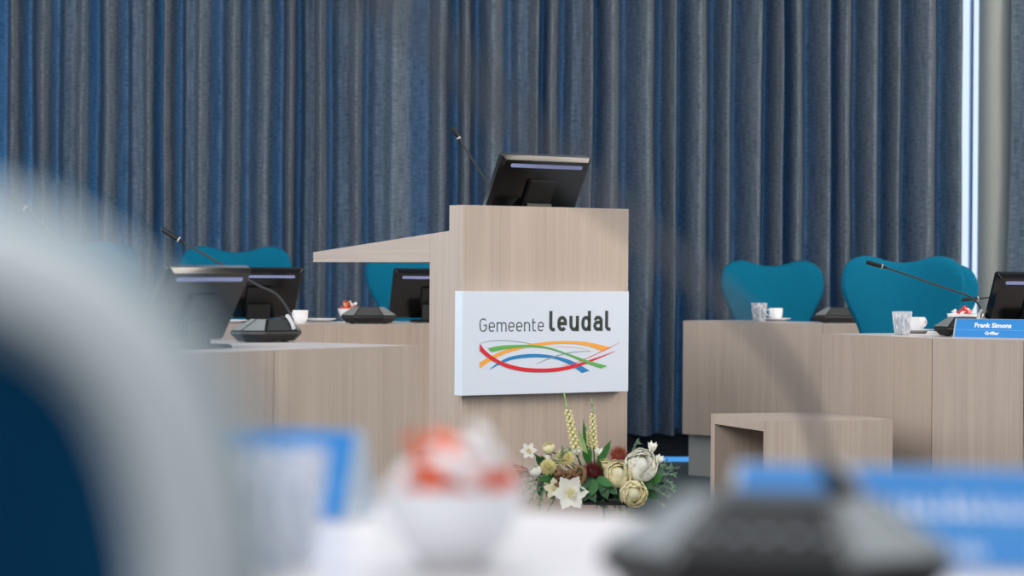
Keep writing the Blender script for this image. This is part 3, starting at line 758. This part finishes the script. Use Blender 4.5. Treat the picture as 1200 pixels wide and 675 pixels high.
o = obj('napkin', (lambda bm: (extrude_poly(bm, [(-.03, -.016, 0), (.03, -.02, 0), (.034, .016, .003), (-.026, .02, .004)], Vector((0, 0, .006))), extrude_poly(bm, [(-.028, -.012, .0066), (.02, -.015, .007), (.03, .012, .012), (-.02, .016, .014)], Vector((0, 0, .003))))[0])(bmesh.new()), 'wrap'); o.location = p
tag(o, 'folded white paper napkin right of the cup, near the sharp nameplate', 'napkin')
bowl0 = obj('sweets_bowl', lathe(bmesh.new(), [(.02, 0), (.024, .003), (.04, .018), (.052, .045), (.056, .062), (.054, .062), (.048, .044), (.036, .02), (.02, .010), (.001, .009)], 36), 'white')
def sweet(m_):
    bm = bmesh.new(); tube(bm, [(-.024, 0, 0), (-.012, 0, 0), (-.009, 0, 0), (0, 0, 0), (.009, 0, 0), (.012, 0, 0), (.024, 0, 0)], [.009, .002, .0065, .0085, .0065, .002, .009], 8)
    return obj('wrapped_sweet', bm, m_)
sw = {k: sweet(k) for k in ('orange', 'wrap', 'red')}; swu = set()
def bowl(p, lab, where, cols, seed, sc=1.0, spread=.034, zz=.040):
    put('bowl', bowl0, p, 0, lab, 'bowl', 'white bowls of sweets', sc)
    rd = random.Random(seed)
    for i, c in enumerate(cols):
        a = i * 2.4 + 1.6; r = spread * math.sqrt((i % 6 + .5) / 6.5) * sc
        z = (zz + .011 * (i // 6) + (.008 if i % 6 < 2 else 0) + .012) * sc
        o = sw[c] if c not in swu else sw[c].copy()
        if c in swu: COL.objects.link(o)
        swu.add(c)
        o.location = Vector(p) + Vector((r * math.cos(a), r * math.sin(a), z)); o.rotation_euler = (rd.uniform(-.5, .5), rd.uniform(-1.2, -.2) * rd.choice((1, -1)), rd.uniform(0, 6.3)); o.scale = (sc,) * 3
        tag(o, {'orange': 'orange', 'wrap': 'white', 'red': 'red'}[c] + ' wrapped sweet in the white bowl ' + where, 'sweet', 'wrapped sweets ' + where)
bowl(Vector((-.043, 1.84, TZ + .0005)), 'large blurred white bowl heaped with orange and white sweets in the foreground', 'in the foreground', ['orange', 'orange', 'orange', 'orange', 'orange', 'orange', 'orange', 'wrap', 'orange', 'orange', 'orange', 'wrap', 'wrap', 'orange', 'orange', 'wrap', 'orange', 'wrap'], 3, 1.0, .042, .046)
p = PZ(409, 376.8, TZ); p.z += .0005; bowl(p, 'white bowl of sweets behind the black unit left of the lectern', 'left of the lectern', ['orange', 'wrap', 'red', 'orange', 'orange', 'wrap', 'orange', 'wrap', 'orange', 'orange', 'wrap'], 8, .92, .036, .048)
p = PZ(1131, 391.4, TZ); p.z += .0005; bowl(p, 'white bowl with red and white sweets behind the microphone unit on the nearer right desk', 'on the nearer right desk', ['red', 'wrap', 'red', 'wrap', 'red', 'wrap', 'red'], 5, 1.25)

# ------------------------------------------------------------------ flowers
FD = 8.02; FS = F / FD
fc0 = P(700, 583, FD); fz = fc0.z
stand = thing('plant_stand', 'low black metal stand carrying the flower arrangement', 'stand', (fc0.x, fc0.y, 0))
obj('tray', boxm(-.05, .10, -.06, .06, fz - .02, fz - .008), 'black', stand, bevel=.002)
obj('pole', lathe(bmesh.new(), [(.005, .008), (.005, fz - .0205)], 12, (.022, 0, 0)), 'black', stand)
obj('base_plate', boxm(-.11, .11, -.08, .08, 0, .0078), 'black', stand, bevel=.002)
fa = thing('flower_arrangement', 'low arrangement of white peonies, thistles and greenery in front of the lectern', 'flowers', (fc0.x, fc0.y, fz))
obj('planter', lathe(bmesh.new(), [(.045, -.0075), (.055, .0), (.062, .03), (.058, .03), (.05, .005), (.001, .0)], 28), 'black', fa)
obj('moss', lathe(bmesh.new(), [(.056, .02), (.055, .04), (.035, .062), (.001, .066)], 20), 'dleaf', fa)
def FP(px, py, dy=0):
    p = P(px, py, FD + dy); return p - Vector((fc0.x, fc0.y, fz))
def petal(bm, c, d, up, L_, W_, cup=.4, n=5, mm=5, tip=1.0, th=0):
    """petal from c growing along d, broad face normal up"""
    d = Vector(d).normalized(); up = Vector(up); up = (up - d * up.dot(d)).normalized(); s = d.cross(up)
    rows = []
    for i in range(n + 1):
        t = i / n; w = W_ * math.sin(PI * min(1, (.12 + .82 * t) ** tip)) ** .5 if t < 1 else W_ * (.30 if n > 5 else .12)
        w = max(w, W_ * .08); row = []
        for j in range(mm):
            u = (j / (mm - 1) - .5) * 2
            row.append(bm.verts.new(Vector(c) + d * L_ * t * (1 - .12 * u * u) + s * w * .5 * u + up * (cup * L_ * (t * t * .8 + .35 * u * u * math.sin(PI * t)))))
        rows.append(row)
    for a, b_ in zip(rows, rows[1:]):
        for j in range(mm - 1): bm.faces.new((a[j], a[j + 1], b_[j + 1], b_[j]))
def frame(n):
    n = Vector(n).normalized(); a = n.orthogonal().normalized(); return n, a, n.cross(a)
def peony(name, c, r, m_, face=(0, -1, .3), k=1.0, lab=None):
    n, a, b_ = frame(face); bm = bmesh.new(); rd = random.Random(int(c.z * 1e4) & 255)
    for cnt, k0, spread in ((3, .64, .35), (5, .78, .55), (6, .90, .75), (7, 1.0, 1.0)):
        for i in range(cnt):
            th = 2 * PI * (i + rd.random() * .4) / cnt; wob = rd.uniform(.94, 1.05); top = rd.uniform(.94, 1.05)
            rows = []; R_ = r * k0 * wob; NU, NV = 9, 7; half_w = PI / cnt * (1.45 if cnt > 3 else 1.2)
            for u in range(NU + 1):
                la = -1.25 + (u / NU) * (1.25 + (1.15 - spread * .55) * top)      # latitude on the ball
                row = []
                for v in range(NV + 1):
                    q_ = (v / NV - .5) * 2; edge = 1 - .18 * q_ * q_ * (u / NU) ** 2
                    la2 = la * edge if la > 0 else la
                    ww = half_w * (1 if u < NU * .6 else (1 - .35 * ((u / NU - .6) / .4) ** 2)); an = th + q_ * ww
                    flare = 1 + (.07 * spread * (u / NU) ** 4) + .03 * math.sin(q_ * 7 + i) * (u / NU) + .03 * q_
                    rad = a * math.cos(an) + b_ * math.sin(an)
                    row.append(bm.verts.new(c + (rad * math.cos(la2) + n * math.sin(la2) * .92) * R_ * flare))
                rows.append(row)
            for x_r, y_r in zip(rows, rows[1:]):
                for v in range(NV): bm.faces.new((x_r[v], x_r[v + 1], y_r[v + 1], y_r[v]))
    ball(bm, c + n * r * .08, r * .5, 8)
    o = obj(name, bm, m_, fa)
    if lab: o['label'] = lab
    bm = bmesh.new(); tube(bm, crom([c - n * r * .5, c * .6 + Vector((0, .01, .02)), Vector((c.x * .2, 0, .05))], 4), .003, 6); obj('stem', bm, 'leaf', o)
    return o
def ball(bm, c, r, n=12, sq=(1, 1, 1)):
    lathe(bm, [(max(.0005, r * math.sin(PI * k / n)) * sq[0], -r * math.cos(PI * k / n) * sq[2]) for k in range(n + 1)], n * 2, c)
def mum(name, c, r, m_, face=(0, -1, .5), lab=None):
    n, a, b_ = frame(face); bm = bmesh.new(); k = 0
    for i in range(90):
        t = (i + .5) / 90; ph = math.acos(1 - t * 1.1); th = i * 2.39996
        d = n * math.cos(ph) + (a * math.cos(th) + b_ * math.sin(th)) * math.sin(ph)
        petal(bm, c - n * r * .3 + d * r * .35, d, n + d * .1, r * .75, r * .26, cup=.35, n=3, mm=3)
    o = obj(name, bm, m_, fa)
    if lab: o['label'] = lab
    bm = bmesh.new(); tube(bm, crom([c - n * r * .4, c * .6 + Vector((0, .02, .02)), Vector((c.x * .2, 0, .05))], 4), .0022, 6); obj('stem', bm, 'leaf', o)
def thistle(name, c, r, m_, lab):
    bm = bmesh.new(); ball(bm, c, r * .55); 
    for i in range(230):
        t = (i + .5) / 230; z = 1 - 1.7 * t; q = math.sqrt(max(0, 1 - z * z)); th = i * 2.39996
        d = Vector((q * math.cos(th), q * math.sin(th), z)); s = d.orthogonal().normalized() * r * .045; s2 = d.cross(s)
        p0 = c + d * r * .45; tp = c + (d + Vector((0, 0, .25))).normalized() * r * random.uniform(1.05, 1.45)
        vs = [bm.verts.new(p0 + s), bm.verts.new(p0 - s * .5 + s2 * .8), bm.verts.new(p0 - s * .5 - s2 * .8), bm.verts.new(tp)]
        for f in ((0, 1, 3), (1, 2, 3), (2, 0, 3)): bm.faces.new([vs[x] for x in f])
    o = obj(name, bm, m_, fa); o['label'] = lab
def openflower(name, c, r, np_, m_, face, lab, cm='yellow', wd=.62):
    n, a, b_ = frame(face); bm = bmesh.new()
    for i in range(np_):
        th = 2 * PI * i / np_ + .3; rad = a * math.cos(th) + b_ * math.sin(th)
        petal(bm, c - n * r * .08 - n * (.01 * r * (i % 2)), rad + n * .18, n, r * 1.05, r * wd, cup=.16, n=8)
    o = obj(name, bm, m_, fa); o['label'] = lab
    bm = bmesh.new(); ball(bm, c + n * r * .05, r * .1, 6)
    for i in range(26):
        th = i * 2.4; q = .32 * math.sqrt(i / 26); rad = a * math.cos(th) + b_ * math.sin(th)
        tube(bm, [c, c + rad * r * q + n * r * .26], r * .022, 4)
        ball(bm, c + rad * r * q + n * r * .27, r * .04, 4)
    obj('stamens', bm, cm, o)
    bm = bmesh.new(); tube(bm, crom([c - n * r * .1, c * .6 + Vector((0, .02, .01)), Vector((c.x * .2, 0, .05))], 4), .0022, 6); obj('stem', bm, 'leaf', o)
def bell(name, c, r, m_, face, lab):
    n, a, b_ = frame(face); bm = bmesh.new()
    for i in range(6):
        th = 2 * PI * i / 6; rad = a * math.cos(th) + b_ * math.sin(th)
        petal(bm, c - n * r, rad * .35 + n, -rad, r * 1.9, r * 1.05, cup=-.22)
    o = obj(name, bm, m_, fa); o['label'] = lab
    bm = bmesh.new(); tube(bm, crom([c - n * r, c * .75 + Vector((0, .01, -.01)), Vector((c.x * .3, 0, .05))], 4), .0022, 6); ball(bm, c - n * r * .95, r * .3, 6); obj('stem', bm, 'leaf', o)
def leaf(p0, p1, w, m_='leaf', bend=.1, up=(0, -1, .2)):
    bm = bmesh.new(); d = p1 - p0; petal(bm, p0, d, up, d.length, w, cup=bend, n=7, mm=3)
    return bm
# flowers placed as in the photo
peony('peony', FP(724, 556, -.05), .047, 'cream', (.05, -1, .35), lab='cream white peony in the middle of the arrangement')
peony('peony', FP(751, 546, -.03), .056, 'petal', (.05, -1, .35), lab='largest white peony, upper right')
peony('peony', FP(742, 578, -.06), .045, 'cream', (.1, -1, -.05), lab='cream white peony drooping lowest')
peony('garden_rose', FP(709, 548, -.02), .028, 'yellow', (-.3, -1, .3), lab='small pale yellow rose')
peony('garden_rose', FP(643, 525, 0), .021, 'cream', (-.2, -.6, 1), lab='small cream rose at the upper left')
peony('garden_rose', FP(642, 535.5, 0), .015, 'petal', (.2, -1, .6), lab='little white rose bud')
openflower('hellebore', FP(668, 578, -.10), .060, 6, 'petal', (.1, -1, .25), 'large open white flower at lower left', wd=.72)
openflower('hellebore', FP(650, 573, -.07), .038, 5, 'cream', (-.5, -1, .5), 'greenish white flower seen from the side', wd=.7)
openflower('star_flower', FP(619.5, 528.5, 0), .030, 6, 'petal', (-.1, -1, .3), 'white star-shaped flower at far left', wd=.6)
mum('chrysanthemum', FP(662.5, 536, -.02), .034, 'yellow', (.1, -1, .7), 'pale yellow double flower, larger')
mum('chrysanthemum', FP(642.5, 547, -.04), .030, 'yellow', (-.1, -1, .5), 'pale yellow double flower, smaller')
thistle('thistle_flower', FP(694.5, 553, -.07), .034, 'burg', 'dark burgundy spiky flower head')
thistle('thistle_flower', FP(725, 534, -.01), .031, 'rust', 'rust red spiky flower head')
bell('lisianthus', FP(764.5, 523, -.01), .019, 'petal', (.15, -.4, 1), 'white bell flower at the upper right')
bell('lisianthus', FP(772.5, 538, -.02), .017, 'petal', (.4, -.6, .8), 'white bell flower below the upper one')
bell('lisianthus', FP(702, 530, .0), .018, 'petal', (.0, -.6, 1), 'white bell flower between spikes')
bell('lisianthus', FP(676, 529, .0), .018, 'petal', (-.1, -.6, 1), 'white bell flower beside the tall spike')
peony('peony_bud', FP(627, 552, -.05), .021, 'petal', (-.4, -.7, .7), lab='closed white bud at the left')
# brown dried twig
bm = bmesh.new(); rd = random.Random(2)
for i in range(46):
    c = FP(654 + rd.uniform(0, 26), 560 + rd.uniform(-10, 9), -.05 + rd.uniform(-.02, .02))
    rr_ = rd.uniform(.004, .0085); v1 = Vector((rd.uniform(-.02, .02), rd.uniform(-.01, .005), rd.uniform(-.012, .014)))
    tube(bm, crom([c - v1, c, c + v1 + Vector((0, -.004, rd.uniform(-.01, .01)))], 4), [rr_ * .4, rr_, rr_ * .8, rr_ * 1.15, rr_ * .9, rr_ * 1.1, rr_, rr_ * .8, rr_ * .3], 7)
obj('dried_bark', bm, 'brown', fa)
bm = bmesh.new()
for k in range(3): tube(bm, crom([FP(674 + k, 545, -.09), FP(683 + k * 1.5, 550, -.1), FP(683 + k, 562, -.1), FP(676 + k, 570, -.09)], 6), .003, 6)
obj('dried_vine', bm, 'brown', fa)
# tall spikes
def spike(p0, p1, r, lab):
    bm = bmesh.new(); ax = p1 - p0; n, a, b_ = frame(ax)
    for i in range(64):
        t = i / 64; th = i * 2.39996; rad = a * math.cos(th) + b_ * math.sin(th); rr = r * (1.0 - .35 * t)
        if t < .72:
            petal(bm, p0 + ax * t + rad * rr * .3, rad + n * .5, n - rad * .2, rr * 1.0, rr * .85, cup=.35, n=3, mm=3)
            ball(bm, p0 + ax * t + rad * rr * .75, rr * .33, 5)
    o = obj('flower_spike', bm, 'yellow', fa); o['label'] = lab
    bm = bmesh.new()
    for i in range(34):
        t = .70 + .3 * i / 34; th = i * 2.4; rad = a * math.cos(th) + b_ * math.sin(th); k = (1.05 - t) / .35
        petal(bm, p0 + ax * t, n * 2 + rad * .5, -rad, r * (.9 + .5 * k), r * .35 * k + .001, cup=.1, n=3, mm=3)
    obj('green_tip', bm, 'lime', o)
    bm = bmesh.new(); tube(bm, [p0 + ax * .95, p0 + ax * .3, p0, Vector((p0.x * .6, 0, .05))], .0025, 6); obj('stem', bm, 'leaf', o)
spike(FP(675, 527, .01), FP(661.5, 463, .01), .017, 'tall pale yellow flower spike, leaning left')
spike(FP(696, 527, .02), FP(693.5, 470, .02), .015, 'tall pale yellow flower spike, upright')
spike(FP(688, 524, .03), FP(686, 499, .03), .013, 'short pale yellow flower spike between the tall ones')
for p0, p1, w_, m_ in [((701, 546), (716.5, 515), .022, 'leaf'), ((692, 545), (682, 527), .02, 'leaf'), ((690, 548), (692, 522), .018, 'leaf'), ((688, 535), (677, 502), .014, 'lime'), ((686, 530), (683, 490), .012, 'leaf'),
                       ((690, 564), (697, 588), .04, 'dleaf'), ((700, 566), (716, 572), .035, 'dleaf'), ((697, 572), (707, 596), .035, 'dleaf'), ((684, 566), (690, 580), .035, 'dleaf'), ((652, 560), (630, 562), .03, 'leaf'),
                       ((640, 560), (655, 568), .03, 'dleaf'), ((637, 548), (627, 533), .02, 'dleaf'), ((640, 546), (634, 533), .018, 'dleaf'), ((762, 566), (778, 556), .03, 'leaf'), ((758, 575), (770, 586), .035, 'dleaf'), ((752, 560), (765, 574), .03, 'dleaf'),
                       ((760, 545), (763, 530), .01, 'leaf'), ((660, 555), (642, 562), .025, 'dleaf'), ((705, 560), (700, 535), .02, 'leaf'), ((715, 560), (728, 588), .035, 'dleaf'), ((648, 566), (640, 585), .028, 'dleaf'), ((733, 566), (745, 590), .03, 'dleaf')]:
    a, c = FP(*p0, -.03 if p0[1] > 555 else 0), FP(*p1, -.06 if p0[1] > 555 else -.02); obj('leaf', leaf(a, c, w_, bend=random.uniform(.03, .18), up=(random.uniform(-.3, .3), -1, .3)), m_, fa)
def sprig(p0, p1, n=26, L_=.022, m_='fern', seed=1, w_=.0035):
    rd = random.Random(seed); bm = bmesh.new(); mid = (p0 + p1) / 2 + Vector((rd.uniform(-.01, .01), 0, rd.uniform(0, .015)))
    cur = crom([p0, mid, p1], 8); tube(bm, cur, .0011, 5)
    for i in range(n):
        p = cur[min(len(cur) - 1, int(i / n * len(cur)))]; dd = (p1 - p0).normalized()
        d = dd * .8 + Vector((rd.uniform(-1, 1), rd.uniform(-1, .4), rd.uniform(-1, 1)))
        petal(bm, p, d, (0, -1, .1), L_ * rd.uniform(.6, 1.1), w_, cup=.05, n=2, mm=3)
    obj('foliage_sprig', bm, m_, fa)
SP = [((755, 562), (785, 549)), ((757, 566), (790, 556)), ((760, 570), (788, 568)), ((758, 574), (784, 582)), ((758, 574), (778, 592)), ((762, 560), (794, 548)), ((756, 572), (790, 575)), ((760, 566), (782, 540)),
      ((722, 575), (728, 598)), ((726, 578), (738, 604)), ((716, 574), (720, 596)), ((724, 580), (742, 610)), ((720, 580), (731, 608)), ((730, 575), (736, 592)), ((712, 574), (716, 590)),
      ((636, 560), (617, 566)), ((638, 564), (614, 578)), ((640, 568), (620, 588)), ((642, 570), (632, 594)), ((636, 556), (612, 556)), ((650, 578), (642, 598)), ((655, 544), (668, 528)), ((650, 546), (658, 526)), ((740, 530), (745, 520)), ((700, 590), (712, 600)), ((634, 556), (610, 570))]
rd = random.Random(11)
for i in range(34):
    x = 634 + i * 4.0; y0 = 566 + rd.uniform(-8, 6); a = FP(x, y0, -.01); ang_ = rd.uniform(-2.6, -.4) if i % 3 else rd.uniform(.3, 2.7); L2 = rd.uniform(12, 19)
    obj('leaf', leaf(a, FP(x + L2 * math.cos(ang_), y0 + L2 * math.sin(ang_), rd.uniform(-.05, .0)), rd.uniform(.018, .032), bend=rd.uniform(.02, .2), up=(rd.uniform(-.5, .5), -1, .4)), rd.choice(('leaf', 'dleaf', 'dleaf')), fa)
for x, y, ax, ay, w2 in ((690, 560, 680, 577, .03), (698, 562, 692, 582, .032), (704, 566, 712, 586, .03), (700, 560, 718, 571, .03), (686, 566, 698, 590, .034), (708, 562, 704, 578, .03), (694, 570, 684, 588, .028), (712, 570, 724, 580, .026)):
    obj('leaf', leaf(FP(x, y, -.085), FP(ax, ay, -.10), w2, bend=.12, up=(0, -1, .4)), 'dleaf' if (x + y) % 3 else 'leaf', fa)
for i, (a, c) in enumerate(SP): sprig(FP(*a, -.02), FP(*c, -.04), seed=i)
for i in range(6): sprig(FP(628, 556, -.01), FP(602 + i * 1.5, 545 + i * 3, -.03), n=14, L_=.018, m_='rust', seed=60 + i, w_=.002)

# ------------------------------------------------------------------ light
def area(name, loc, target, size, sy, power, rgb):
    l = bpy.data.lights.new(name, 'AREA'); l.shape = 'RECTANGLE'; l.size = size; l.size_y = sy; l.energy = power; l.color = rgb
    o = bpy.data.objects.new(name, l); COL.objects.link(o); o.location = loc
    o.rotation_euler = (Vector(target) - Vector(loc)).to_track_quat('-Z', 'Y').to_euler(); return o
area('daylight_outside', (-7.5, 15.2, 2.0), (-.5, 12.5, 1.4), 7, 3.5, 560, (.62, .83, 1.0))
area('window_light_left', (-6.5, 7.0, 1.9), (1.5, 10.5, 1.2), 4, 2.2, 165, (1, .96, .93))  # added fill with no window there, brightens left-facing desk fronts
area('ceiling_light_front', (-2.2, 4.6, 3.1), (.8, 9.2, .5), 3.5, 2.5, 198, (1, .97, .95))
area('ceiling_light_right', (5.5, 8.5, 2.9), (0, 12.3, 1.2), 2, 2, 260, (1, .89, .76))
area('ceiling_light_back', (1.5, 9.2, 3.0), (1.5, 12.5, 1.2), 7, .6, 60, (1, .90, .82))  # added unseen wash that puts highlights on the curtain ridges
area('ceiling_light_table', (0, 2.6, 2.6), (0, 1.9, .7), 2.2, 1.0, 46, (.96, .97, 1.0))  # added unseen lamp to brighten the foreground desk top
area('window_light_right', (4.2, 3.2, 2.0), (-.8, 8.5, .6), 2.5, 2, 95, (.97, .98, 1.0))  # added fill with no window there, lifts right-facing surfaces of the left desk
area('ceiling_light_near', (-.6, -.6, 2.5), (-.1, 1.7, .8), 2.5, 1.5, 55, (.97, .97, 1.0))  # added unseen fill lighting the rear rim of the foreground chair
wd = bpy.data.worlds.new('world'); SC.world = wd; wd.use_nodes = True
nt = wd.node_tree; bg = nt.nodes['Background']
tc = nt.nodes.new('ShaderNodeTexCoord'); sp = nt.nodes.new('ShaderNodeSeparateXYZ'); cr = nt.nodes.new('ShaderNodeValToRGB')
mr = nt.nodes.new('ShaderNodeMapRange'); mr.inputs['From Min'].default_value = -1; mr.inputs['From Max'].default_value = 1
nt.links.new(tc.outputs['Generated'], sp.inputs[0]); nt.links.new(sp.outputs['Y'], mr.inputs['Value']); nt.links.new(mr.outputs[0], cr.inputs[0])
cr.color_ramp.elements[0].position = .80; cr.color_ramp.elements[0].color = (.30, .335, .37, 1)
cr.color_ramp.elements[1].position = .97; cr.color_ramp.elements[1].color = (1.0, 1.22, 1.55, 1)
nt.links.new(cr.outputs[0], bg.inputs['Color']); bg.inputs['Strength'].default_value = .85
